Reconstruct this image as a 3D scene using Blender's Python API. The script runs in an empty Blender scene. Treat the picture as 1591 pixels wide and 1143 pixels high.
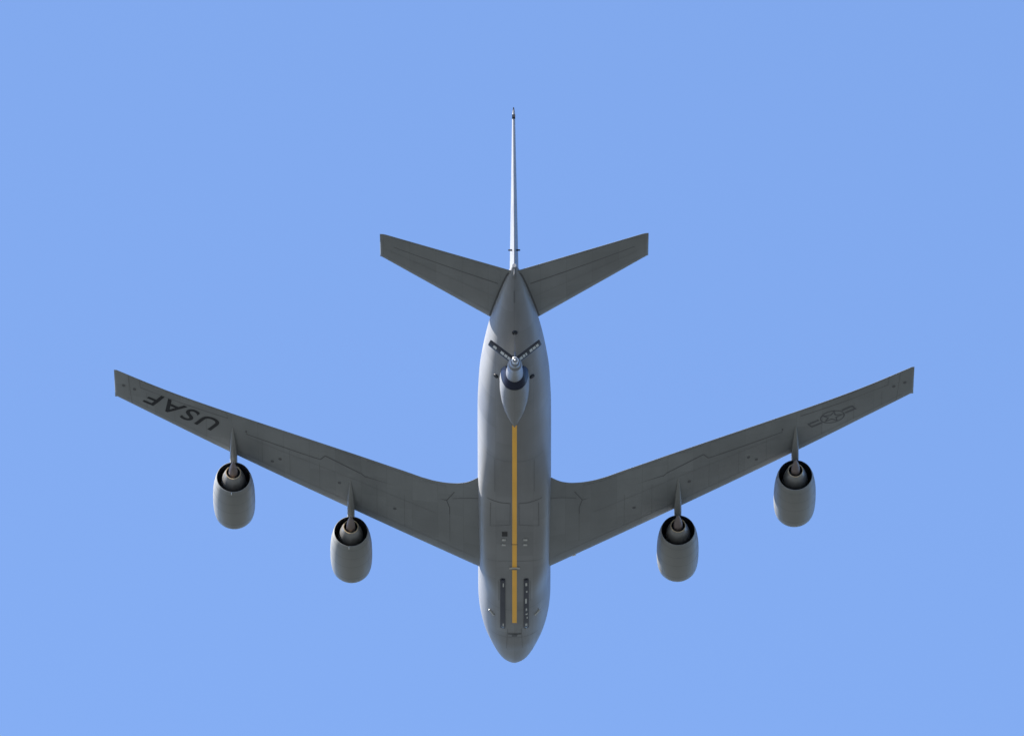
import bpy, bmesh, math, random
import numpy as np
from mathutils import Vector, Matrix

R = math.radians
sc = bpy.context.scene
COL = sc.collection

# ------------------------------------------------------------------ camera, sky, sun, exposure
VIEW_EL = R(28.0)          # the camera looks this far above the horizon
DIST = 800.0               # metres to the aircraft
cam_data = bpy.data.cameras.new('camera')
cam_data.sensor_width = 36.0
cam_data.lens = 24750.0 / 1591.0 * 36.0
cam_data.clip_start = 1.0
cam_data.clip_end = 60000.0
cam = bpy.data.objects.new('camera', cam_data)
COL.objects.link(cam)
cam.location = (0, 0, 1.7)
cam.rotation_euler = (R(90) + VIEW_EL, 0, 0)
sc.camera = cam

SUN_EL = R(47.0)
SUN_AZ = R(-106.0)         # measured from +Y (flight direction) towards +X : left and slightly behind
sun_dir = Vector((math.sin(SUN_AZ) * math.cos(SUN_EL), math.cos(SUN_AZ) * math.cos(SUN_EL), math.sin(SUN_EL)))
world = bpy.data.worlds.new("World")
sc.world = world
world.use_nodes = True
wn = world.node_tree
for n in list(wn.nodes):
    wn.nodes.remove(n)
sky = wn.nodes.new('ShaderNodeTexSky')
sky.sky_type = 'NISHITA'
sky.sun_disc = False
sky.sun_elevation = SUN_EL
sky.sun_rotation = SUN_AZ
sky.altitude = 0.0
sky.air_density = 0.6
sky.dust_density = 1.2
sky.ozone_density = 5.8
bg = wn.nodes.new('ShaderNodeBackground')
bg.inputs['Strength'].default_value = 0.095
wo = wn.nodes.new('ShaderNodeOutputWorld')
wn.links.new(sky.outputs[0], bg.inputs['Color'])
wn.links.new(bg.outputs[0], wo.inputs['Surface'])

ld = bpy.data.lights.new('sun', 'SUN')
ld.energy = 4.5
ld.angle = R(0.5)
ld.color = (1.0, 0.94, 0.86)
sun = bpy.data.objects.new('sun', ld)
COL.objects.link(sun)
sun.rotation_euler = sun_dir.to_track_quat('Z', 'Y').to_euler()
sun.location = sun_dir * 1000

sc.view_settings.view_transform = 'Standard'
sc.view_settings.look = 'None'
sc.view_settings.gamma = 1.0
sc.view_settings.use_curve_mapping = False
sc.view_settings.exposure = 1.98
sc.render.filter_size = 2.8


# ------------------------------------------------------------------ materials
def mat(name, col, rough=0.5, metal=0.0, spec=0.5, var=0.0, scale=1.0, streak=None, panel=None):
    m = bpy.data.materials.new(name)
    m.use_nodes = True
    nt = m.node_tree
    b = nt.nodes['Principled BSDF']
    b.inputs['Roughness'].default_value = rough
    b.inputs['Metallic'].default_value = metal
    b.inputs['Specular IOR Level'].default_value = spec
    b.inputs['Base Color'].default_value = (*col, 1)
    if var > 0:
        tc = nt.nodes.new('ShaderNodeTexCoord')
        mp = nt.nodes.new('ShaderNodeMapping')
        mp.inputs['Scale'].default_value = streak or (1, 1, 1)
        n1 = nt.nodes.new('ShaderNodeTexNoise')
        n1.inputs['Scale'].default_value = scale
        n1.inputs['Detail'].default_value = 6
        n1.inputs['Roughness'].default_value = 0.6
        n2 = nt.nodes.new('ShaderNodeTexNoise')
        n2.inputs['Scale'].default_value = scale * 0.35
        n2.inputs['Detail'].default_value = 2
        nt.links.new(tc.outputs['Object'], mp.inputs['Vector'])
        nt.links.new(mp.outputs[0], n1.inputs['Vector'])
        nt.links.new(tc.outputs['Object'], n2.inputs['Vector'])
        ad = nt.nodes.new('ShaderNodeMath')
        ad.operation = 'ADD'
        nt.links.new(n1.outputs['Fac'], ad.inputs[0])
        nt.links.new(n2.outputs['Fac'], ad.inputs[1])
        mr = nt.nodes.new('ShaderNodeMapRange')
        mr.inputs['From Min'].default_value = 0.6
        mr.inputs['From Max'].default_value = 1.4
        mr.inputs['To Min'].default_value = 1 - var
        mr.inputs['To Max'].default_value = 1 + var
        nt.links.new(ad.outputs[0], mr.inputs['Value'])
        if panel:
            bk = nt.nodes.new('ShaderNodeTexBrick')
            bk.inputs['Color1'].default_value = (0.93, 0.93, 0.93, 1)
            bk.inputs['Color2'].default_value = (1.06, 1.06, 1.06, 1)
            bk.inputs['Mortar'].default_value = (0.88, 0.88, 0.88, 1)
            bk.inputs['Scale'].default_value = 1.0
            bk.inputs['Mortar Size'].default_value = 0.012
            bk.inputs['Brick Width'].default_value = panel[0]
            bk.inputs['Row Height'].default_value = panel[1]
            bm_ = nt.nodes.new('ShaderNodeMapping')
            bm_.inputs['Rotation'].default_value = (0, 0, math.radians(90))
            nt.links.new(tc.outputs['Object'], bm_.inputs['Vector'])
            nt.links.new(bm_.outputs[0], bk.inputs['Vector'])
            pm = nt.nodes.new('ShaderNodeMath')
            pm.operation = 'MULTIPLY'
            nt.links.new(mr.outputs[0], pm.inputs[0])
            nt.links.new(bk.outputs['Color'], pm.inputs[1])
            mr = pm
        mx = nt.nodes.new('ShaderNodeVectorMath')
        mx.operation = 'SCALE'
        mx.inputs[0].default_value = col
        nt.links.new(mr.outputs[0], mx.inputs['Scale'])
        nt.links.new(mx.outputs[0], b.inputs['Base Color'])
        mr2 = nt.nodes.new('ShaderNodeMapRange')
        mr2.inputs['From Min'].default_value = 0.3
        mr2.inputs['From Max'].default_value = 0.7
        mr2.inputs['To Min'].default_value = rough - 0.06
        mr2.inputs['To Max'].default_value = rough + 0.06
        nt.links.new(n1.outputs['Fac'], mr2.inputs['Value'])
        nt.links.new(mr2.outputs[0], b.inputs['Roughness'])
    return m


M = {
    'grey':   mat('aircraft_grey_paint', (0.200, 0.206, 0.213), 0.46, spec=0.3, var=0.15, scale=0.9, streak=(2.5, 0.35, 1.5), panel=(2.6, 0.95)),
    'wing':   mat('wing_grey_paint', (0.180, 0.191, 0.196), 0.52, spec=0.3, var=0.19, scale=0.6, streak=(1.6, 0.5, 1), panel=(1.9, 1.3)),
    'nacelle': mat('nacelle_grey_paint', (0.200, 0.206, 0.202), 0.46, spec=0.3, var=0.10, scale=1.4, streak=(1.5, 0.4, 1.5)),
    'line':   mat('panel_line_dark', (0.09, 0.094, 0.10), 0.7),  # dark strips along joints and hinges
    'faint':  mat('panel_seam_grey', (0.135, 0.14, 0.145), 0.7),
    'dark':   mat('black_opening', (0.012, 0.013, 0.016), 0.6),
    'mark':   mat('dark_marking_paint', (0.014, 0.016, 0.02), 0.6, spec=0.25),
    'lowviz': mat('insignia_grey_paint', (0.10, 0.105, 0.115), 0.6, spec=0.3),
    'orange': mat('orange_yellow_paint', (0.95, 0.50, 0.06), 0.5, var=0.10, scale=1.5, streak=(4, 0.4, 1)),
    'white':  mat('white_glint_paint', (0.78, 0.78, 0.74), 0.45),
    'pale':   mat('pale_marking', (0.48, 0.49, 0.47), 0.5),
    'navy':   mat('dark_navy_paint', (0.010, 0.012, 0.022), 0.5, spec=0.3),
    'glass':  mat('dark_window_glass', (0.008, 0.012, 0.03), 0.3, spec=0.35),
    'steel':  mat('heat_worn_steel', (0.24, 0.24, 0.24), 0.36, metal=0.6, var=0.15, scale=3),
    'plug':   mat('brown_scorched_metal', (0.19, 0.155, 0.15), 0.55, metal=0.3, var=0.2, scale=4),
    'gold':   mat('golden_nozzle_metal', (0.55, 0.42, 0.26), 0.4, metal=0.7),
    'boom':   mat('light_boom_paint', (0.20, 0.205, 0.215), 0.38, var=0.08, scale=3),
    'bare':   mat('bright_bare_metal', (0.62, 0.62, 0.61), 0.32, metal=0.6),
    'rubber': mat('dark_duct_lining', (0.02, 0.022, 0.028), 0.55),
}


# ------------------------------------------------------------------ mesh helpers
# local frame of the aircraft: x to its right wing, s = metres aft of the nose (y = 22 - s), z up
def P(x, s, z):
    return (x, 22.0 - s, z)


class MB:
    def __init__(self):
        self.v, self.f, self.m = [], [], []

    def add(self, verts, faces, mi=0):
        o = len(self.v)
        self.v += [tuple(map(float, q)) for q in verts]
        for f in faces:
            self.f.append([o + i for i in f])
            self.m.append(mi)

    def loft(self, rings, mi=0, closed=True, cap0=True, cap1=True):
        n = len(rings[0])
        vs = [p for r in rings for p in r]
        fs = []
        for a in range(len(rings) - 1):
            for i in range(n if closed else n - 1):
                j = (i + 1) % n
                fs.append((a * n + i, a * n + j, (a + 1) * n + j, (a + 1) * n + i))
        if closed and cap0:
            fs.append(tuple(range(n)))
        if closed and cap1:
            fs.append(tuple(range((len(rings) - 1) * n, len(rings) * n)))
        self.add(vs, fs, mi)

    def lathe(self, prof, cx, cs, cz, n=48, mi=0):
        """prof: (s offset aft, radius), revolved about the s axis"""
        rings = []
        for (t, r) in prof:
            rings.append([P(cx + r * math.cos(2 * math.pi * k / n), cs + t, cz + r * math.sin(2 * math.pi * k / n)) for k in range(n)])
        self.loft(rings, mi, True, prof[0][1] > 0 and False, False)

    def box(self, c, h, mi=0, rot=None):
        vs = []
        for sx in (-1, 1):
            for sy in (-1, 1):
                for sz in (-1, 1):
                    q = Vector((sx * h[0], sy * h[1], sz * h[2]))
                    if rot is not None:
                        q = rot @ q
                    vs.append(tuple(Vector(c) + q))
        self.add(vs, [(0, 1, 3, 2), (4, 6, 7, 5), (0, 4, 5, 1), (2, 3, 7, 6), (0, 2, 6, 4), (1, 5, 7, 3)], mi)

    def tube(self, a, b, ra, rb, n=20, mi=0):
        a, b = Vector(a), Vector(b)
        d = (b - a).normalized()
        u = d.orthogonal().normalized()
        w = d.cross(u)
        rings = []
        for (c, r) in ((a, ra), (b, rb)):
            rings.append([tuple(c + u * r * math.cos(2 * math.pi * k / n) + w * r * math.sin(2 * math.pi * k / n)) for k in range(n)])
        self.loft(rings, mi)

    def build(self, name, mats, parent=None, smooth=True, angle=35, recalc=True):
        me = bpy.data.meshes.new(name)
        me.from_pydata(self.v, [], self.f)
        if not isinstance(mats, (list, tuple)):
            mats = [mats]
        for q in mats:
            me.materials.append(q)
        me.polygons.foreach_set('material_index', self.m)
        bm = bmesh.new()
        bm.from_mesh(me)
        bmesh.ops.remove_doubles(bm, verts=bm.verts, dist=1e-5)
        if recalc:
            bmesh.ops.recalc_face_normals(bm, faces=bm.faces)
        bm.to_mesh(me)
        bm.free()
        if smooth:
            me.polygons.foreach_set('use_smooth', [True] * len(me.polygons))
            me.set_sharp_from_angle(angle=R(angle))
        me.update()
        o = bpy.data.objects.new(name, me)
        COL.objects.link(o)
        if parent is not None:
            o.parent = parent
        return o


def hermite(tab):
    """smooth monotone-ish interpolation through (x, y) points"""
    xs = np.array([t[0] for t in tab], float)
    ys = np.array([t[1] for t in tab], float)
    h = np.diff(xs)
    dl = np.diff(ys) / h
    m = np.zeros(len(xs))
    m[0], m[-1] = dl[0], dl[-1]
    for i in range(1, len(xs) - 1):
        if dl[i - 1] * dl[i] <= 0:
            m[i] = 0
        else:
            w1, w2 = 2 * h[i] + h[i - 1], h[i] + 2 * h[i - 1]
            m[i] = (w1 + w2) / (w1 / dl[i - 1] + w2 / dl[i])

    def f(x):
        x = min(max(x, xs[0]), xs[-1])
        i = int(min(max(np.searchsorted(xs, x) - 1, 0), len(h) - 1))
        t = (x - xs[i]) / h[i]
        return float((2 * t**3 - 3 * t**2 + 1) * ys[i] + (t**3 - 2 * t**2 + t) * h[i] * m[i]
                     + (-2 * t**3 + 3 * t**2) * ys[i + 1] + (t**3 - t**2) * h[i] * m[i + 1])
    return f


# ------------------------------------------------------------------ ground (below the picture; it throws daylight back up onto the belly)
gm = bpy.data.materials.new('dark_bounce_ground')  # unseen ground, its tone chosen for the light it bounces onto the belly
gm.use_nodes = True
nt = gm.node_tree
gb = nt.nodes['Principled BSDF']
gb.inputs['Roughness'].default_value = 0.95
tc = nt.nodes.new('ShaderNodeTexCoord')
ns = nt.nodes.new('ShaderNodeTexNoise')
ns.inputs['Scale'].default_value = 0.01
ns.inputs['Detail'].default_value = 8
cr = nt.nodes.new('ShaderNodeValToRGB')
cr.color_ramp.elements[0].position = 0.35
cr.color_ramp.elements[0].color = (0.034, 0.040, 0.0395, 1)
cr.color_ramp.elements[1].position = 0.65
cr.color_ramp.elements[1].color = (0.059, 0.066, 0.066, 1)
nt.links.new(tc.outputs['Object'], ns.inputs['Vector'])
nt.links.new(ns.outputs['Fac'], cr.inputs[0])
nt.links.new(cr.outputs[0], gb.inputs['Base Color'])
g = MB()
G = 20000.0
N = 8
gv = [(-G + 2 * G * i / N, -G + 2 * G * j / N, 0) for i in range(N + 1) for j in range(N + 1)]
g.add(gv, [(i * (N + 1) + j, (i + 1) * (N + 1) + j, (i + 1) * (N + 1) + j + 1, i * (N + 1) + j + 1) for i in range(N) for j in range(N)])
ground = g.build('ground', gm, smooth=False)
ground['kind'] = 'structure'
ground['label'] = 'dark unseen ground stretching to the horizon'

# ------------------------------------------------------------------ the aircraft
S0 = 31.9
root = bpy.data.objects.new('tanker_aircraft', None)
COL.objects.link(root)
root.empty_display_size = 5
root.location = (0.12, S0 - 22 + DIST * math.cos(VIEW_EL), 1.7 + DIST * math.sin(VIEW_EL))
root.rotation_euler = (0, R(-0.24), 0)
root['label'] = 'grey four engine military tanker jet flying away overhead, orange stripe along its belly'
root['category'] = 'aircraft'

# ---- fuselage shape tables
def nose_fit(tab):
    return hermite([(s + 0.33 * (1 - s / 8) if s < 8 else s, v) for s, v in tab])


f_w = nose_fit([(0.15, 0.02), (0.3, 0.22), (0.64, 0.47), (1.17, 0.74), (2.22, 1.08), (3.28, 1.34), (4.37, 1.56), (5.5, 1.72), (6.7, 1.82),
               (8, 1.86), (25, 1.86), (28.06, 1.85), (29.58, 1.81), (31.09, 1.75), (32.52, 1.62), (33.95, 1.45), (35.37, 1.23),
               (36.3, 1.06), (38, 0.72), (39.4, 0.38), (40.2, 0.10)])
f_lo = nose_fit([(0.15, 0.02), (0.3, 0.17), (0.64, 0.36), (1.17, 0.62), (2.22, 0.99), (3.28, 1.29), (4.37, 1.58), (5.5, 1.78), (6.7, 1.95),
                (8, 2.06), (10, 2.12), (24.5, 2.12), (28, 2.09), (30, 2.15), (32, 1.96), (34, 1.72), (36, 1.30), (38, 0.85), (39.4, 0.40), (40.2, 0.10)])
f_up = nose_fit([(0.15, 0.02), (0.3, 0.16), (0.64, 0.34), (1.17, 0.55), (2.22, 0.85), (3.28, 1.15), (4.37, 1.6), (5.5, 1.8), (6.7, 1.83),
                (24.5, 1.83), (30, 1.60), (34, 1.20), (38, 0.60), (40.2, 0.10)])


def f_zc(s):
    z = 0.0
    if s < 6.5:
        z -= 0.6 * ((6.5 - s) / 6.5) ** 1.5
    if s > 22:
        z += 1.25 * ((s - 22) / 17.2) ** 1.6
    return z


f_ex = hermite([(0, 2.2), (10.0, 2.2), (14.2, 4.2), (20.0, 5.5), (22.0, 5.2), (24.2, 3.1), (26.3, 2.2), (42, 2.2)])


def belly(x, s, off=0.0):
    """point of the fuselage underside below x at station s, pushed out by off"""
    w, lo, EXP = f_w(s), f_lo(s), f_ex(s)
    q = min(abs(x) / w, 0.999)
    z = f_zc(s) - lo * (1 - q ** EXP) ** (1 / EXP)
    if off:
        e = 0.01
        q2 = min((abs(x) + e) / w, 0.9995)
        z2 = f_zc(s) - lo * (1 - q2 ** EXP) ** (1 / EXP)
        nx, nz = (z2 - z) / e, -1.0
        L = math.hypot(nx, nz)
        sg = 1 if x >= 0 else -1
        return P(x + sg * off * nx / L, s, z + off * nz / L)
    return P(x, s, z)


def ring(s, n=96):
    w, lo, up, zc = f_w(s), f_lo(s), f_up(s), f_zc(s)
    r = []
    EXP = f_ex(s)
    for k in range(n):
        a = 2 * math.pi * k / n
        c, d = math.cos(a), math.sin(a)
        ex = 2 / EXP if d < 0 else 1.0
        x = w * math.copysign(abs(c) ** ex, c)
        z = (lo if d < 0 else up) * math.copysign(abs(d) ** ex, d)
        r.append(P(x, s, zc + z))
    return r


fus = MB()
sts = [0.474, 0.5, 0.54, 0.6, 0.66, 0.74, 0.84, 0.96, 1.1, 1.26, 1.45, 1.65, 1.9] + [2.2 + 0.3 * i for i in range(127)] + [40.2]
sts = sorted(set(round(q, 3) for q in sts if q <= 40.2))
fus.loft([ring(s) for s in sts])


def belly_patch(mb, x0, x1, s0, s1, off=0.012, mi=0, nx=4):
    ns = max(2, int((s1 - s0) / 0.2))
    vs, fs = [], []
    for i in range(ns + 1):
        for j in range(nx + 1):
            vs.append(belly(x0 + (x1 - x0) * j / nx, s0 + (s1 - s0) * i / ns, off))
    for i in range(ns):
        for j in range(nx):
            a = i * (nx + 1) + j
            fs.append((a, a + 1, a + nx + 2, a + nx + 1))
    mb.add(vs, fs, mi)


def belly_ribbon(mb, pts, wd, off=0.010, mi=0, step=0.12):
    """thin strip following (x, s) points on the underside"""
    q = [Vector(p) for p in pts]
    dense = [q[0]]
    for a, b in zip(q, q[1:]):
        k = max(1, int((b - a).length / step))
        for i in range(1, k + 1):
            dense.append(a + (b - a) * i / k)
    vs, fs = [], []
    for i, p in enumerate(dense):
        t = (dense[min(i + 1, len(dense) - 1)] - dense[max(i - 1, 0)]).normalized()
        nrm = Vector((-t.y, t.x)) * wd / 2
        for sg in (-1, 1):
            c = p + nrm * sg
            vs.append(belly(c.x, c.y, off))
    for i in range(len(dense) - 1):
        fs.append((2 * i, 2 * i + 1, 2 * i + 3, 2 * i + 2))
    mb.add(vs, fs, mi)


# seams of the gear doors, radome and skin panels (dark lines in the skin: same mesh)
for sg in (-1, 1):
    belly_ribbon(fus, [(sg * 0.22, 21.2), (sg * 0.24, 18.9)], 0.03, mi=2)
    belly_ribbon(fus, [(sg * 0.24, 18.9), (sg * 1.28, 18.75)], 0.03, mi=2)
    belly_ribbon(fus, [(sg * 1.22, 21.3), (sg * 1.24, 18.75)], 0.035, mi=2)
    belly_ribbon(fus, [(sg * 0.22, 21.25), (sg * 0.7, 21.35), (sg * 1.4, 21.75)], 0.045, mi=1)
    belly_ribbon(fus, [(sg * 0.35, 7.0), (sg * 0.42, 4.0)], 0.02, mi=2)
    belly_ribbon(fus, [(sg * 1.0, 25.5), (sg * 1.0, 22.5)], 0.02, mi=2)
    belly_ribbon(fus, [(sg * 0.8, 12.6), (sg * 0.8, 10.2)], 0.02, mi=2)
for (s, w) in ((5.75, 0.03), (9.4, 0.02), (14.9, 0.022), (25.6, 0.022)):
    belly_ribbon(fus, [(-1.45 if s > 6 else -1.2, s), (1.45 if s > 6 else 1.2, s)], w, mi=2)
fuselage = fus.build('fuselage', [M['grey'], M['line'], M['faint']], root, recalc=True)

# ---- belly markings and fittings (sub-parts of the fuselage)
mb = MB()
belly_patch(mb, -0.118, 0.118, 7.85, 14.0, 0.012)
belly_patch(mb, -0.118, 0.118, 14.12, 29.2, 0.012)
st = mb.build('belly_stripe', M['orange'], fuselage)
st['label'] = 'orange yellow guide stripe along the belly'


def director_panel(sg, marks):
    mb = MB()
    xc = sg * 0.60
    # a shallow tray with rounded ends standing proud of the skin
    n = 10
    s0, s1, hw = 7.0, 12.95, 0.125
    outline = []
    for k in range(n + 1):
        a = math.pi * k / n
        outline.append((xc + hw * math.cos(a), s1 - hw + hw * math.sin(a)))
    for k in range(20):
        outline.append((xc - hw, s1 - hw + (s0 + hw - s1 + hw) * (k + 1) / 21))
    for k in range(n + 1):
        a = math.pi + math.pi * k / n
        outline.append((xc + hw * math.cos(a), s0 + hw + hw * math.sin(a)))
    for k in range(20):
        outline.append((xc + hw, s0 + hw + (s1 - s0 - 2 * hw) * (k + 1) / 21))
    top = [belly(x, s, 0.03) for x, s in outline]
    low = [belly(x, s, -0.02) for x, s in outline]
    N_ = len(outline)
    mb.add(top + low, [(i, (i + 1) % N_, N_ + (i + 1) % N_, N_ + i) for i in range(N_)])
    # face: strip between the two long sides
    ns_ = 30
    vs, fs = [], []
    for i in range(ns_ + 1):
        s = s0 + (s1 - s0) * i / ns_
        e = min(s - s0, s1 - s)
        h = hw if e >= hw else math.sqrt(max(0, hw * hw - (hw - e) ** 2))
        for j in (-1, 0, 1):
            vs.append(belly(xc + j * h, s, 0.03))
    for i in range(ns_):
        for j in range(2):
            a = i * 3 + j
            fs.append((a, a + 1, a + 4, a + 3))
    mb.add(vs, fs)
    o = mb.build('director_light_panel', M['glass'], fuselage)
    o['label'] = 'dark strip of director lights with ' + ('pale marks along it' if sg > 0 else 'a pale mark at each end')
    for (s, ln, wd, dx) in marks:
        mk = MB()
        belly_patch(mk, xc + dx - wd / 2, xc + dx + wd / 2, s - ln / 2, s + ln / 2, 0.036, nx=1)
        mk.build('director_light', M['pale'], fuselage)


rnd = random.Random(4)
director_panel(-1, [(12.25, 0.42, 0.055, 0.03), (7.5, 0.36, 0.055, 0.03)])
director_panel(1, [(12.3, 0.34, 0.09, 0.0), (11.45, 0.22, 0.07, 0.02), (10.35, 0.55, 0.085, -0.02), (9.35, 0.30, 0.07, 0.0),
                             (8.8, 0.16, 0.10, 0.01), (8.35, 0.22, 0.05, 0.04), (7.5, 0.30, 0.09, 0.0)])

mb = MB()      # square dark opening
belly_patch(mb, -0.64, -0.36, 17.65, 18.15, 0.014, nx=2)
mb.build('vent_opening', M['dark'], fuselage)
for sg in (-1, 1):
    for s in (16.75, 17.3):
        mb = MB()
        c = belly(sg * 0.55, s, 0.03)
        mb.box(c, (0.10, 0.055, 0.03))
        mb.build('drain_fitting', M['pale'], fuselage)
mb = MB()      # thin pale cross bar with a dark foot behind it
mb.box(belly(0, 14.2, 0.05), (0.27, 0.035, 0.03))
mb.build('cross_bar_antenna', M['pale'], fuselage)
mb = MB()
belly_patch(mb, -0.14, 0.14, 13.93, 14.03, 0.018)
mb.build('stripe_seam', M['line'], fuselage)
mb = MB()
belly_patch(mb, -0.17, 0.17, 16.72, 16.78, 0.018)
mb.build('stripe_seam', M['line'], fuselage)
for sg in (-1, 1):     # small white ice-light fairings beside the nose
    mb = MB()
    a = Vector(belly(sg * 1.04, 8.22, 0.03))
    b = Vector(belly(sg * 1.29, 8.5, 0.03))
    mb.tube(a, b, 0.04, 0.04, 8)
    mb.build('wing_light_housing', M['pale'], fuselage)
# nose: pitot blades and the dark antenna under the chin
mb = MB()
belly_patch(mb, -0.13, 0.13, 5.95, 6.3, 0.03)
belly_patch(mb, -0.34, -0.13, 6.2, 6.33, 0.02, nx=2)
belly_patch(mb, 0.13, 0.34, 6.2, 6.33, 0.02, nx=2)
mb.build('chin_antenna', M['line'], fuselage)
# small dark round ports by the boom pod, and the boom hoist fairlead
for (x, s) in ((-0.93, 32.9), (0.88, 32.9), (0.02, 36.25)):
    mb = MB()
    c = Vector(belly(x, s, 0.0))
    o_ = Vector(belly(x, s, 0.1))
    nrm = (o_ - c).normalized()
    mb.tube(c - nrm * 0.05, c + nrm * 0.05, 0.15, 0.13, 16)
    mb.build('round_port', M['mark'], fuselage)
mb = MB()
belly_patch(mb, -0.035, 0.035, 38.2, 38.9, 0.015, nx=2)
mb.build('tail_drain_slot', M['faint'], fuselage)


# ---- lifting surfaces
def airfoil(c, t):
    return 5 * t * (0.2969 * math.sqrt(max(c, 0)) - 0.1260 * c - 0.3516 * c * c + 0.2843 * c ** 3 - 0.1036 * c ** 4)


w_le = hermite([(0.0, 10.72), (1.86, 12.11), (3.44, 13.30), (5.48, 14.80), (8.55, 17.02), (11.16, 18.88), (13.8, 20.75), (15.93, 22.27), (17.58, 23.46), (20.2, 25.30)])
w_te = hermite([(0.0, 23.4), (1.2, 22.9), (1.6, 22.5), (1.86, 22.20), (2.15, 21.82), (2.46, 21.52), (3.0, 21.27), (3.5, 21.21), (3.9, 21.24), (4.68, 21.47), (5.43, 21.85),
                (6.28, 22.23), (7.6, 22.83), (10.22, 23.93), (13.0, 25.02), (15.05, 25.8), (17.52, 26.82), (20.2, 28.16)])


def w_zm(x):
    x = abs(x)
    return -1.0 + math.tan(R(7)) * (x - 1.8) + 0.75 * max(0, (x - 1.8) / 18.1) ** 2


def w_pt(sg, x, c, side, off=0.0):
    """side -1: lower skin, +1: upper skin"""
    le, te = w_le(x), w_te(x)
    ch = te - le
    inc = R(1.6 - 1.0 * x / 20)
    t = 0.125 - 0.04 * min(1, x / 10)
    yt = airfoil(c, t) * ch * (0.82 if side < 0 else 1.15)
    return P(sg * x, le + c * ch, w_zm(x) + inc * (0.5 - c) * ch + side * (yt + 0.003 + off))


def cs_of(x, s):
    le, te = w_le(x), w_te(x)
    return min(max((s - le) / (te - le), 0.0), 1.0)


def w_xs(sg, x, s, off):
    return w_pt(sg, x, cs_of(x, s), -1, off)


NC = 28
CC = [0.5 - 0.5 * math.cos(math.pi * k / NC) for k in range(NC + 1)]
XS = [0.6, 1.0, 1.4] + [1.7 + 0.12 * i for i in range(20)] + [4.2 + 0.5 * i for i in range(32)] + [20.08]


def wing_ribbon(mb, sg, pts, wd, off=0.008, mi=1, step=0.25):
    """strip on the lower skin through (x, chord fraction) points"""
    q = []
    for (x, c) in pts:
        q.append(Vector((x, w_le(x) + c * (w_te(x) - w_le(x)))))
    dense = [q[0]]
    for a, b in zip(q, q[1:]):
        k = max(1, int((b - a).length / step))
        for i in range(1, k + 1):
            dense.append(a + (b - a) * i / k)
    vs, fs = [], []
    for i, p in enumerate(dense):
        t = (dense[min(i + 1, len(dense) - 1)] - dense[max(i - 1, 0)]).normalized()
        nrm = Vector((-t.y, t.x)) * wd / 2
        for g_ in (-1, 1):
            c = p + nrm * g_
            vs.append(w_xs(sg, c.x, c.y, off))
    for i in range(len(dense) - 1):
        fs.append((2 * i, 2 * i + 1, 2 * i + 3, 2 * i + 2))
    mb.add(vs, fs, mi)


def wing_panel(sg, x0, x1, h0, h1, e0=0.965, e1=0.965, name='flap', th=0.011):
    """control surface skin standing slightly proud of the lower wing skin, from hinge to trailing edge"""
    mb = MB()
    n, k = max(4, int((x1 - x0) / 0.25)), 8
    vt, vb, fs = [], [], []
    for i in range(n + 1):
        x = x0 + (x1 - x0) * i / n
        h = h0 + (h1 - h0) * i / n
        e = e0 + (e1 - e0) * i / n
        for j in range(k + 1):
            c = h + (e - h) * j / k
            vt.append(w_pt(sg, x, c, -1, th))
            vb.append(w_pt(sg, x, c, -1, -0.004))
    o = len(vt)
    for i in range(n):
        for j in range(k):
            a = i * (k + 1) + j
            fs.append((a, a + 1, a + k + 2, a + k + 1))
    for i in range(n):
        a = i * (k + 1)
        fs.append((a, a + k + 1, o + a + k + 1, o + a))
        a = i * (k + 1) + k
        fs.append((a, a + k + 1, o + a + k + 1, o + a))
    for j in range(k):
        fs.append((j, j + 1, o + j + 1, o + j))
        a = n * (k + 1) + j
        fs.append((a, a + 1, o + a + 1, o + a))
    mb.add(vt + vb, fs)
    return mb


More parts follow.
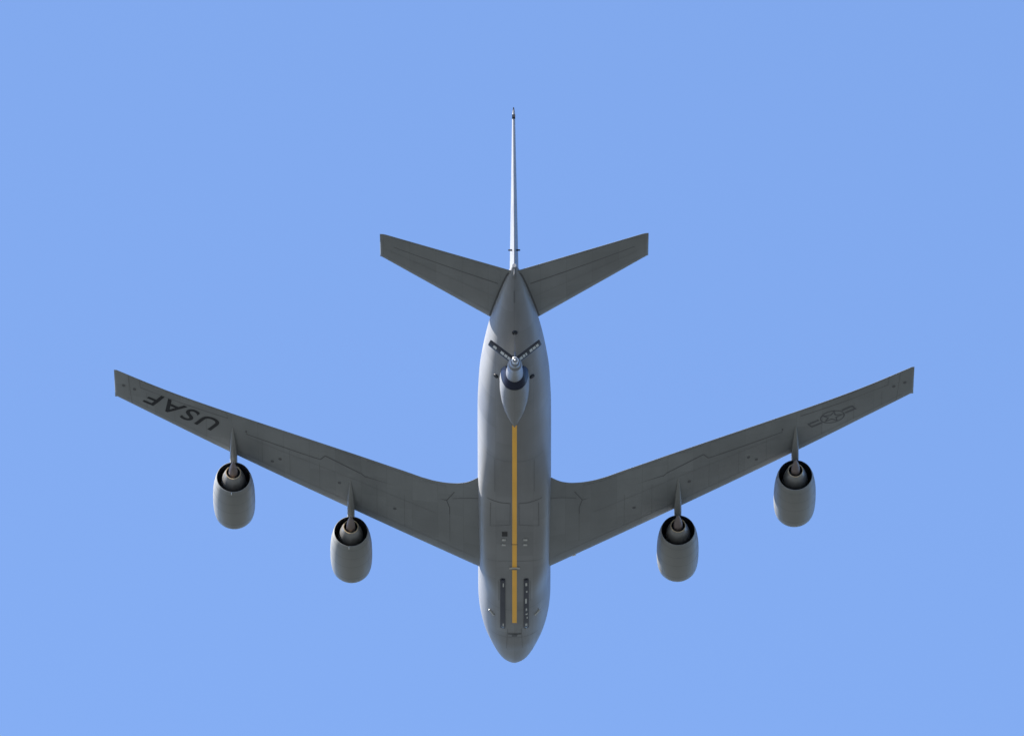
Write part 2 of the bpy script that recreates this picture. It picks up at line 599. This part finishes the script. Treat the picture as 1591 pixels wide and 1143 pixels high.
def make_wing(sg):
    mb = MB()
    rings = []
    for x in XS:
        up = [w_pt(sg, x, c, 1) for c in CC]
        lo = [w_pt(sg, x, c, -1) for c in reversed(CC[1:-1])]
        rings.append(up + [w_pt(sg, x, 1.0, -1)] + lo + [w_pt(sg, x, 0.0, -1)])
    # rounded tip
    base = rings[-1]
    ctr = Vector(w_pt(sg, 20.08, 0.5, 1))
    for (dx, k) in ((0.06, 0.80), (0.11, 0.45), (0.13, 0.12)):
        rg = []
        for p in base:
            mz = w_zm(20.08)
            rg.append((p[0] + sg * dx, p[1] if k > 0.3 else p[1], mz + (p[2] - mz) * k))
        rings.append(rg)
    mb.loft(rings)
    # hinge gaps and seams, drawn as dark strips
    wing_ribbon(mb, sg, [(14.5, 0.865), (16.4, 0.82), (18.9, 0.765)], 0.075)
    wing_ribbon(mb, sg, [(18.9, 0.765), (18.95, 0.99)], 0.035, mi=2)
    wing_ribbon(mb, sg, [(13.6, 0.665), (11.0, 0.695), (9.85, 0.715)], 0.06)
    wing_ribbon(mb, sg, [(9.85, 0.715), (9.6, 0.81)], 0.06)
    wing_ribbon(mb, sg, [(9.6, 0.81), (7.75, 0.735)], 0.075)
    wing_ribbon(mb, sg, [(7.75, 0.735), (7.55, 0.705)], 0.05)
    wing_ribbon(mb, sg, [(7.55, 0.715), (3.45, 0.785)], 0.06)
    wing_ribbon(mb, sg, [(3.45, 0.785), (3.05, 0.90)], 0.05)
    wing_ribbon(mb, sg, [(3.45, 0.785), (3.3, 0.70), (3.3, 0.62)], 0.04)
    wing_ribbon(mb, sg, [(3.3, 0.62), (3.3, 0.25)], 0.02, mi=2)
    wing_ribbon(mb, sg, [(3.15, 0.82), (1.75, 0.80)], 0.035)
    # spar and skin seams, faint
    wing_ribbon(mb, sg, [(2.0, 0.16), (8.0, 0.17), (19.6, 0.20)], 0.022, mi=2)
    wing_ribbon(mb, sg, [(4.0, 0.58), (8.0, 0.60), (13.5, 0.60)], 0.018, mi=2)
    for x in (5.6, 7.0, 9.9, 11.4, 12.8, 15.6, 17.2, 18.6):
        wing_ribbon(mb, sg, [(x, 0.17), (x + 0.0, 0.66)], 0.016, mi=2)
    wing_ribbon(mb, sg, [(19.35, 0.05), (19.5, 0.97)], 0.03, mi=2)
    # fuel and access panels: small dark rings and dots
    for (x, c) in ((13.55, 0.72), (6.1, 0.40), (8.9, 0.44), (11.9, 0.42), (12.3, 0.30), (19.2, 0.62), (19.75, 0.58)):
        cx, cs = x, w_le(x) + c * (w_te(x) - w_le(x))
        vs = [w_xs(sg, cx, cs, 0.010)] + [w_xs(sg, cx + 0.09 * math.cos(a), cs + 0.13 * math.sin(a), 0.010) for a in [2 * math.pi * k / 12 for k in range(12)]]
        mb.add(vs, [(0, k + 1, (k + 1) % 12 + 1) for k in range(12)], 1)
    wing = mb.build('wing', [M['wing'], M['line'], M['faint']], root)
    for (nm, a) in (('aileron', (14.55, 18.88, 0.875, 0.775)), ('flap', (9.95, 13.55, 0.725, 0.675)), ('aileron', (7.78, 9.55, 0.745, 0.82)), ('flap', (3.5, 7.5, 0.795, 0.725))):
        wing_panel(sg, *a).build(nm, M['wing'], wing)
    return wing


wing_l = make_wing(-1)
wing_r = make_wing(1)
wing_l['label'] = 'wing with dark block letters near its tip'
wing_r['label'] = 'wing with a faint star and bars emblem near its tip'

# letters under the left wing
cu = bpy.data.curves.new('lettering', 'FONT')
cu.body = 'USAF'
cu.size = 1.78
cu.space_character = 1.16
cu.offset = 0.022
cu.resolution_u = 6
to = bpy.data.objects.new('lettering_source', cu)
COL.objects.link(to)
dg = bpy.context.evaluated_depsgraph_get()
tm = bpy.data.meshes.new_from_object(to.evaluated_get(dg))
bpy.data.objects.remove(to)
bm = bmesh.new()
bm.from_mesh(tm)
bmesh.ops.triangulate(bm, faces=bm.faces)
bmesh.ops.subdivide_edges(bm, edges=[e for e in bm.edges if e.calc_length() > 0.25], cuts=2)
xs = [v.co.x for v in bm.verts]
x0, x1 = min(xs), max(xs)
TH = R(29)
for v in bm.verts:
    tx = (v.co.x - x0) * (3.92 / (x1 - x0))
    ty = v.co.y
    x = 14.80 + tx * math.cos(TH) + ty * math.sin(TH) * 1.0
    s = 24.55 + tx * math.sin(TH) - ty * math.cos(TH)
    v.co = Vector(w_xs(-1, x, s, 0.010))
bm.to_mesh(tm)
bm.free()
tm.name = 'lettering'
tm.materials.clear()
tm.materials.append(M['mark'])
let = bpy.data.objects.new('lettering', tm)
COL.objects.link(let)
let.parent = wing_l

# star and bars under the right wing
mb = MB()
TC = (16.12, 24.42)
TI = R(27.5)


def ins(u, v, off=0.010):
    x = TC[0] + u * math.cos(TI) + v * math.sin(TI)
    s = TC[1] + u * math.sin(TI) - v * math.cos(TI)
    return w_xs(1, x, s, off)


def outline(pts, wd, off, closed=True):
    n = len(pts)
    q = [Vector(p) for p in pts]
    vs, fs = [], []
    for i in range(n):
        a, b, c = q[i - 1] if (closed or i > 0) else q[i], q[i], q[(i + 1) % n] if (closed or i < n - 1) else q[i]
        d1 = (b - a).normalized() if (b - a).length > 1e-9 else (c - b).normalized()
        d2 = (c - b).normalized() if (c - b).length > 1e-9 else d1
        n1, n2 = Vector((-d1.y, d1.x)), Vector((-d2.y, d2.x))
        m_ = (n1 + n2)
        m_ = m_.normalized() * (wd / 2) / max(0.35, m_.normalized().dot(n1))
        vs += [ins(*(b + m_), off), ins(*(b - m_), off)]
    for i in range(n if closed else n - 1):
        j = (i + 1) % n
        fs.append((2 * i, 2 * i + 1, 2 * j + 1, 2 * j))
    mb.add(vs, fs)


RC = 0.60
outline([(RC * math.cos(2 * math.pi * k / 40), RC * math.sin(2 * math.pi * k / 40)) for k in range(40)], 0.065, 0.010)
star = []
for k in range(10):
    r = (0.52 if k % 2 == 0 else 0.21)
    a = math.pi / 2 + math.pi * k / 5
    star.append((r * math.cos(a), r * math.sin(a)))
outline(star, 0.065, 0.014)
for sg in (-1, 1):
    for (v0, v1) in ((0.06, 0.20), (-0.30, -0.16)):
        vs, fs = [], []
        for i in range(7):
            u = sg * (0.66 + 0.62 * i / 6)
            vs += [ins(u, v0, 0.012), ins(u, v1, 0.012)]
        for i in range(6):
            fs.append((2 * i, 2 * i + 1, 2 * i + 3, 2 * i + 2))
        mb.add(vs, fs)
    vs = [ins(sg * 1.20, -0.16, 0.012), ins(sg * 1.20, 0.06, 0.012), ins(sg * 1.28, 0.06, 0.012), ins(sg * 1.28, -0.16, 0.012)]
    mb.add(vs, [(0, 1, 2, 3)])
mb.build('star_insignia', M['lowviz'], wing_r)

# landing light: glint painted as a white block on the right wing's leading edge
mb = MB()
for dx in (0.0,):
    c = Vector(w_pt(1, 3.05, 0.02, -1, 0.0))
    mb.box(c, (0.11, 0.035, 0.03), rot=Matrix.Rotation(R(-37), 3, 'Z'))
mb.build('landing_light_glint', M['white'], wing_r)


# ---- tailplane
def h_le(x): return 34.65 + (x - 0.9) * (40.02 - 34.75) / (6.62 - 1.05)


def h_te(x): return 39.95 + (x - 0.15) * (42.38 - 39.95) / (6.5 - 0.15)


def h_pt(sg, x, c, side, off=0.0):
    le, te = h_le(x), h_te(x)
    if x > 6.45:        # clipped trailing corner
        te -= (x - 6.45) * 0.4
    ch = te - le
    yt = airfoil(c, 0.10) * ch
    return P(sg * x, le + c * ch, 1.25 + math.tan(R(7)) * (x - 0.5) + side * (yt + 0.003 + off))


def make_stab(sg):
    mb = MB()
    rings = []
    xs_ = [0.05 + 0.45 * i for i in range(15)] + [6.5, 6.6]
    for x in xs_:
        up = [h_pt(sg, x, c, 1) for c in CC]
        lo = [h_pt(sg, x, c, -1) for c in reversed(CC[1:-1])]
        rings.append(up + [h_pt(sg, x, 1.0, -1)] + lo + [h_pt(sg, x, 0.0, -1)])
    base = rings[-1]
    mz = 1.25 + math.tan(R(7)) * 6.1
    for (dx, k) in ((0.05, 0.7), (0.08, 0.2)):
        rings.append([(p[0] + sg * dx, p[1], mz + (p[2] - mz) * k) for p in base])
    mb.loft(rings)

    def rib(x0, c0, x1, c1, wd, mi, off=0.008):
        n = 16
        vs, fs = [], []
        for i in range(n + 1):
            x = x0 + (x1 - x0) * i / n
            c = c0 + (c1 - c0) * i / n
            hw = wd / 2 / (h_te(x) - h_le(x))
            vs += [h_pt(sg, x, c - hw, -1, off), h_pt(sg, x, c + hw, -1, off)]
        for i in range(n):
            fs.append((2 * i, 2 * i + 1, 2 * i + 3, 2 * i + 2))
        mb.add(vs, fs, mi)
    n = 20      # dark strip laid along the join of the moving tailplane and the fuselage skin
    vs, fs = [], []
    for i in range(n + 1):
        s = 35.3 + (39.75 - 35.3) * i / n
        x = 0.8
        for k in range(12):
            zz = h_pt(1, x, min(max((s - h_le(x)) / (h_te(x) - h_le(x)), 0.001), 0.999), -1)[2]
            dz = zz - f_zc(s)
            dep = f_lo(s) if dz < 0 else f_up(s)
            ee = f_ex(s) if dz < 0 else 2.0
            x = f_w(s) * (1 - min(abs(dz) / dep, 0.98) ** ee) ** (1 / ee)
        for x_ in (x - 0.05, x + 0.09):
            c = (s - h_le(x_)) / (h_te(x_) - h_le(x_))
            vs.append(h_pt(sg, x_, min(max(c, 0.001), 0.999), -1, 0.012))
    mb.add(vs, [(2 * i, 2 * i + 1, 2 * i + 3, 2 * i + 2) for i in range(n)], 1)
    rib(0.8, 0.74, 6.0, 0.67, 0.065, 1)
    rib(1.2, 0.18, 6.4, 0.2, 0.02, 2)
    rib(1.0, 0.5, 6.2, 0.48, 0.016, 2)
    o = mb.build('horizontal_stabilizer', [M['wing'], M['line'], M['faint']], root)
    pm = MB()
    n, k = 16, 8
    vt, vb, fs = [], [], []
    for i in range(n + 1):
        x = 0.7 + 5.4 * i / n
        h = 0.752 + (0.68 - 0.752) * i / n
        for j in range(k + 1):
            c = h + (0.965 - h) * j / k
            vt.append(h_pt(sg, x, c, -1, 0.013))
            vb.append(h_pt(sg, x, c, -1, -0.003))
    q = len(vt)
    for i in range(n):
        for j in range(k):
            a = i * (k + 1) + j
            fs.append((a, a + 1, a + k + 2, a + k + 1))
        for a in (i * (k + 1), i * (k + 1) + k):
            fs.append((a, a + k + 1, q + a + k + 1, q + a))
    for j in range(k):
        for a in (j, n * (k + 1) + j):
            fs.append((a, a + 1, q + a + 1, q + a))
    pm.add(vt + vb, fs)
    pm.build('elevator', M['wing'], o)
    return o


for sg in (-1, 1):
    make_stab(sg)

# ---- fin
FIN_Z0, FIN_Z1 = 0.95, 9.7


def fin_ring(z, n=16):
    t = (z - 1.2) / (FIN_Z1 - 1.2)
    le = 33.2 + t * (38.7 - 33.2)
    te = 40.15 + t * (41.55 - 40.15)
    th = (0.52 + (0.16 - 0.52) * max(0, t)) / 2
    ch = te - le
    cs = [0.5 - 0.5 * math.cos(math.pi * k / n) for k in range(n + 1)]

    def hw(c):   # thickest at 40 % chord, straight taper to a blunt trailing edge
        b = 0.75 * max(0, t) ** 2      # blunter towards the tip
        return th * ((1 - b) * (airfoil(c, 0.10) / 0.05 * 0.94 + 0.06) + b * min(1.0, 0.45 + 4 * (1 - c), 0.2 + 8 * c))
    r = [P(hw(c), le + c * ch, z) for c in cs]
    l = [P(-hw(c), le + c * ch, z) for c in reversed(cs)]
    return r + l


mb = MB()
zs = [FIN_Z0 + (9.5 - FIN_Z0) * i / 24 for i in range(25)]
rings = [fin_ring(z) for z in zs]
mb.loft(rings)
fin = mb.build('tail_fin', [M['grey']], root, angle=50)
mb = MB()
rg = fin_ring(9.502)
rings = [rg]
for (dz, k) in ((0.08, 0.95), (0.13, 0.7)):
    rings.append([(p[0] * k, p[1] - 0.0, 9.502 + dz) for p in rg])
mb.loft(rings)
mb.build('fin_tip_cap', M['mark'], fin)
mb = MB()       # dark fairings by the fin tip
for z in (9.12,):
    c = Vector(P(0, 41.46, z))
    mb.box(c, (0.08, 0.10, 0.075))
mb.build('tail_light_housing', M['mark'], fin)
for sg in (-1, 1):
    mb = MB()
    mb.tube(P(sg * 0.10, 39.7, 2.5), P(sg * 0.30, 39.7, 2.5), 0.05, 0.035, 10)
    mb.build('side_antenna', M['mark'], fin)


# ---- engines
def make_engine(x, s_noz, z):
    """nacelle whose fan nozzle plane stands at station s_noz"""
    L = 3.95
    f = s_noz - L
    mb = MB()
    prof = [(0.35, 0.80), (0.12, 0.83), (0.03, 0.86), (0.0, 0.90), (0.04, 0.945), (0.14, 0.985), (0.35, 1.02), (0.7, 1.05), (1.2, 1.07), (2.0, 1.07), (2.65, 1.05),
            (3.2, 1.005), (3.6, 0.945), (3.88, 0.885), (3.95, 0.865), (3.955, 0.845)]
    mb.lathe(prof, x, f, z, 64)
    # cowl seams
    for t, r in ((2.0, 1.0702), (0.7, 1.0502), (3.6, 0.9452), (2.85, 1.0345)):
        mb.lathe([(t - 0.012, r + 0.002), (t + 0.012, r + 0.002)], x, f, z, 64, 1)
    nac = mb.build('engine_nacelle', [M['nacelle'], M['faint']], root)
    mb = MB()
    mb.lathe([(3.955, 0.842), (3.8, 0.83), (2.8, 0.84), (2.4, 0.84), (2.39, 0.3)], x, f, z, 64)
    mb.build('fan_duct', M['rubber'], nac)
    mb = MB()
    mb.lathe([(0.34, 0.798), (1.0, 0.82), (1.01, 0.25)], x, f, z, 48)
    mb.lathe([(0.98, 0.26), (0.8, 0.2), (0.66, 0.09), (0.62, 0.001)], x, f, z, 32)
    mb.build('intake_fan', M['rubber'], nac)
    mb = MB()
    mb.lathe([(2.5, 0.64), (3.2, 0.66), (3.7, 0.61), (4.1, 0.51), (4.36, 0.425), (4.46, 0.395)], x, f, z, 48)
    mb.build('core_cowl', M['steel'], nac)
    mb = MB()
    mb.lathe([(4.462, 0.396), (4.485, 0.388), (4.485, 0.352), (4.4, 0.34)], x, f, z, 48)
    mb.build('core_nozzle_rim', M['gold'], nac)
    mb = MB()
    mb.lathe([(4.4, 0.339), (3.9, 0.34), (3.89, 0.1)], x, f, z, 48)
    mb.build('core_duct', M['rubber'], nac)
    mb = MB()
    mb.lathe([(4.0, 0.22), (4.45, 0.23), (4.75, 0.215), (5.1, 0.16), (5.4, 0.09), (5.56, 0.03), (5.58, 0.001)], x, f, z, 32)
    mb.build('exhaust_plug', M['plug'], nac)
    if x < 0:
        mb = MB()   # drain mast under the nozzle
        mb.box(P(x - 0.1, f + 3.85, z - 0.9), (0.025, 0.07, 0.045))
        mb.build('drain_mast', M['pale'], nac)
    return nac


def make_pylon(sg, x, s_noz, z, s_aft):
    xi = abs(x)
    mb = MB()
    s_f = s_noz - 2.9
    n = 30
    rings = []
    le = w_le(xi)
    for i in range(n + 1):
        u = i / n
        s = s_f + (s_aft - s_f) * u
        # top edge
        if s < le + 0.25:
            q = (s - s_f) / (le + 0.25 - s_f)
            ztop = z + 0.98 + (w_pt(sg, xi, 0.04, 1)[2] - 0.02 - z - 0.98) * q ** 0.8
        else:
            ztop = Vector(w_xs(sg, xi, s, -0.10))[2]
        # bottom edge
        zl = Vector(w_xs(sg, xi, max(s, le), 0.02))[2] if s > le else 1e9
        if s < s_noz + 0.02:
            zbot = z + 0.80
        else:
            q = (s - s_noz) / (s_aft - s_noz)
            za = Vector(w_xs(sg, xi, s_aft, -0.01))[2]
            zbot = z + 0.80 + (za - z - 0.80) * (q ** 0.95)
        hw = 0.17 * (min(1, u / 0.25) ** 0.5) * (1 if u < 0.5 else 1 - ((u - 0.5) / 0.5) ** 1.6) + 0.012
        zm_ = (ztop + zbot) / 2
        rb = min(hw * 0.9, abs(ztop - zbot) / 2)
        rings.append([P(x - hw, s, ztop), P(x - hw, s, zm_), P(x - hw, s, zbot + rb), P(x - hw * 0.8, s, zbot + rb * 0.3), P(x - hw * 0.3, s, zbot), P(x + hw * 0.3, s, zbot),
                      P(x + hw * 0.8, s, zbot + rb * 0.3), P(x + hw, s, zbot + rb), P(x + hw, s, zm_), P(x + hw, s, ztop)])
    mb.loft(rings)
    return mb.build('engine_pylon', M['nacelle'], root)


for sg in (-1, 1):
    for (x, sn, z, sa) in ((8.34, 17.2, -1.58, 20.6), (14.27, 21.3, -0.58, 24.25)):
        make_engine(sg * x, sn, z)
        make_pylon(sg, sg * x, sn, z, sa)

# ---- boom operator's pod
mb = MB()
rings = []
n = 28
POD = [(29.0, 0.05, 0.02), (29.3, 0.17, 0.06), (29.9, 0.35, 0.16), (30.6, 0.53, 0.30), (31.4, 0.67, 0.48), (32.2, 0.74, 0.67), (33.0, 0.75, 0.88), (33.5, 0.70, 0.98)]
for (s, hw, dp) in POD:
    zb = f_zc(s) - f_lo(s)
    rings.append([P(hw * math.copysign(abs(math.cos(a)) ** 0.85, math.cos(a)), s, zb + 0.18 - (dp + 0.18) * math.sin(a) ** 0.85) for a in [math.pi * k / n for k in range(n + 1)]])
vs = [p for r in rings for p in r]
m_ = n + 1
fs = [(i * m_ + j, i * m_ + j + 1, (i + 1) * m_ + j + 1, (i + 1) * m_ + j) for i in range(len(rings) - 1) for j in range(n)]
mb.add(vs, fs)
pod = mb.build('boom_operator_pod', M['grey'], root)
# rear window: a dark band sloping up and aft from the pod's rear edge
mb = MB()
wr = []
for (s, k, lift) in ((33.5, 0.985, 0.0), (33.6, 0.96, 0.03), (33.8, 0.84, 0.10), (33.95, 0.66, 0.20)):
    zb = f_zc(33.5) - f_lo(33.5)
    wr.append([P(0.70 * k * math.copysign(abs(math.cos(a)) ** 0.85, math.cos(a)), s, zb + 0.18 - (1.16) * math.sin(a) ** 0.85 * k + lift) for a in [math.pi * q / n for q in range(n + 1)]])
vs = [p for r in wr for p in r]
fs = [(i * m_ + j, i * m_ + j + 1, (i + 1) * m_ + j + 1, (i + 1) * m_ + j) for i in range(len(wr) - 1) for j in range(n)]
fs.append(tuple(range((len(wr) - 1) * m_, len(wr) * m_)))
mb.add(vs, fs)
mb.build('sighting_window', M['glass'], pod, angle=30)

# ---- refuelling boom, lowered a little
B0 = Vector(P(0, 33.9, -1.42))
B1 = Vector(P(0.02, 40.4, -4.08))
bd = (B1 - B0).normalized()
bu = Vector((1, 0, 0)).cross(bd).normalized()
if bu.z < 0:
    bu = -bu
bx = Vector((1, 0, 0))


def boom_ring(t, r, rz=None, n=28):
    c = B0 + bd * t
    rz = rz or r
    return [tuple(c + bx * r * math.cos(2 * math.pi * k / n) + bu * rz * math.sin(2 * math.pi * k / n)) for k in range(n)]


LB = (B1 - B0).length
mb = MB()
mb.loft([boom_ring(t, r, rz) for (t, r, rz) in ((-0.3, 0.30, 0.30), (0.0, 0.40, 0.40), (0.5, 0.43, 0.45), (1.5, 0.42, 0.44), (3.2, 0.37, 0.37), (4.6, 0.30, 0.30), (5.6, 0.24, 0.24), (5.9, 0.22, 0.22))])
boom = mb.build('refuelling_boom', M['boom'], root)
mb = MB()
mb.loft([boom_ring(t, r) for (t, r) in ((5.902, 0.15), (6.6, 0.14), (LB, 0.128))])
mb.build('telescoping_tube', M['boom'], boom)
mb = MB()
mb.loft([boom_ring(t, r) for (t, r) in ((LB - 0.3, 0.132), (LB - 0.28, 0.165), (LB - 0.02, 0.165), (LB, 0.145), (LB, 0.10), (LB - 0.2, 0.09))], cap0=False)
mb.build('boom_nozzle', M['bare'], boom)
mb = MB()
mb.loft([boom_ring(t, r) for (t, r) in ((LB - 0.18, 0.088), (LB - 0.17, 0.05), (LB + 0.05, 0.045), (LB + 0.07, 0.02))])
mb.build('nozzle_probe', M['bare'], boom)
# hoist cable from the boom up to its fairlead
mb = MB()
hb_ = B0 + bd * 5.7 + bu * 0.2
ht_ = Vector(belly(0.02, 36.3))
mb.tube(hb_, hb_ + (ht_ - hb_) * 0.25, 0.045, 0.035, 8)
mb.tube(hb_ + (ht_ - hb_) * 0.25, ht_, 0.008, 0.008, 6)
mb.build('hoist_cable', M['steel'], boom)
# yoke collar carrying the vee tail
mb = MB()
mb.loft([boom_ring(t, r, rz) for (t, r, rz) in ((4.2, 0.315, 0.32), (4.25, 0.37, 0.39), (5.1, 0.34, 0.36), (5.15, 0.275, 0.28))])
mb.build('boom_collar', M['boom'], boom)


def ruddevator(sg):
    dih = R(38)
    span = (bx * sg * math.cos(dih) + bu * math.sin(dih)).normalized()
    nrm = (bu * math.cos(dih) - bx * sg * math.sin(dih)).normalized()
    df = R(13)
    chd = (bd * math.cos(df) + nrm * math.sin(df)).normalized()
    up = span.cross(chd)
    if up.dot(nrm) < 0:
        up = -up
    o = B0 + bd * 4.35
    mb = MB()
    rings = []
    n = 12
    cs = [0.5 - 0.5 * math.cos(math.pi * k / n) for k in range(n + 1)]
    for (y, ch, sw) in ((0.20, 0.98, 0.0), (0.9, 0.92, 0.10), (1.62, 0.85, 0.22), (1.68, 0.78, 0.26)):
        t = 0.15 if y < 1.65 else 0.05
        b = o + span * y + bd * sw
        u_ = [tuple(b + chd * ch * c + up * (airfoil(c, t) * ch + 0.012)) for c in cs]
        l_ = [tuple(b + chd * ch * c - up * (airfoil(c, t) * ch + 0.012)) for c in reversed(cs)]
        rings.append(u_ + l_)
    mb.loft(rings)
    rd = mb.build('ruddevator', M['navy'], boom)
    # pale stencilled dashes on the underside
    mk = MB()

    def q(y, c, off=0.012):
        f = (y - 0.2) / 1.42
        ch = 0.98 + (0.85 - 0.98) * f
        return tuple(o + span * y + bd * (0.22 * f) + chd * ch * c - up * (airfoil(c, 0.13) * ch + 0.012 + off))
    marks = ([(0.36, 0.50), (0.54, 0.70), (0.74, 0.94), (1.20, 1.40)] if sg < 0 else [(0.36, 0.52), (0.56, 0.68), (0.72, 0.80), (0.98, 1.14), (1.18, 1.34), (1.38, 1.52)])
    for (a, b_) in marks:
        mk.add([q(a, 0.40), q(b_, 0.40), q(b_, 0.75), q(a, 0.75)], [(0, 1, 2, 3)])
    mk.build('stencil_marking', M['pale'], rd)
    return rd


for sg in (-1, 1):
    ruddevator(sg)
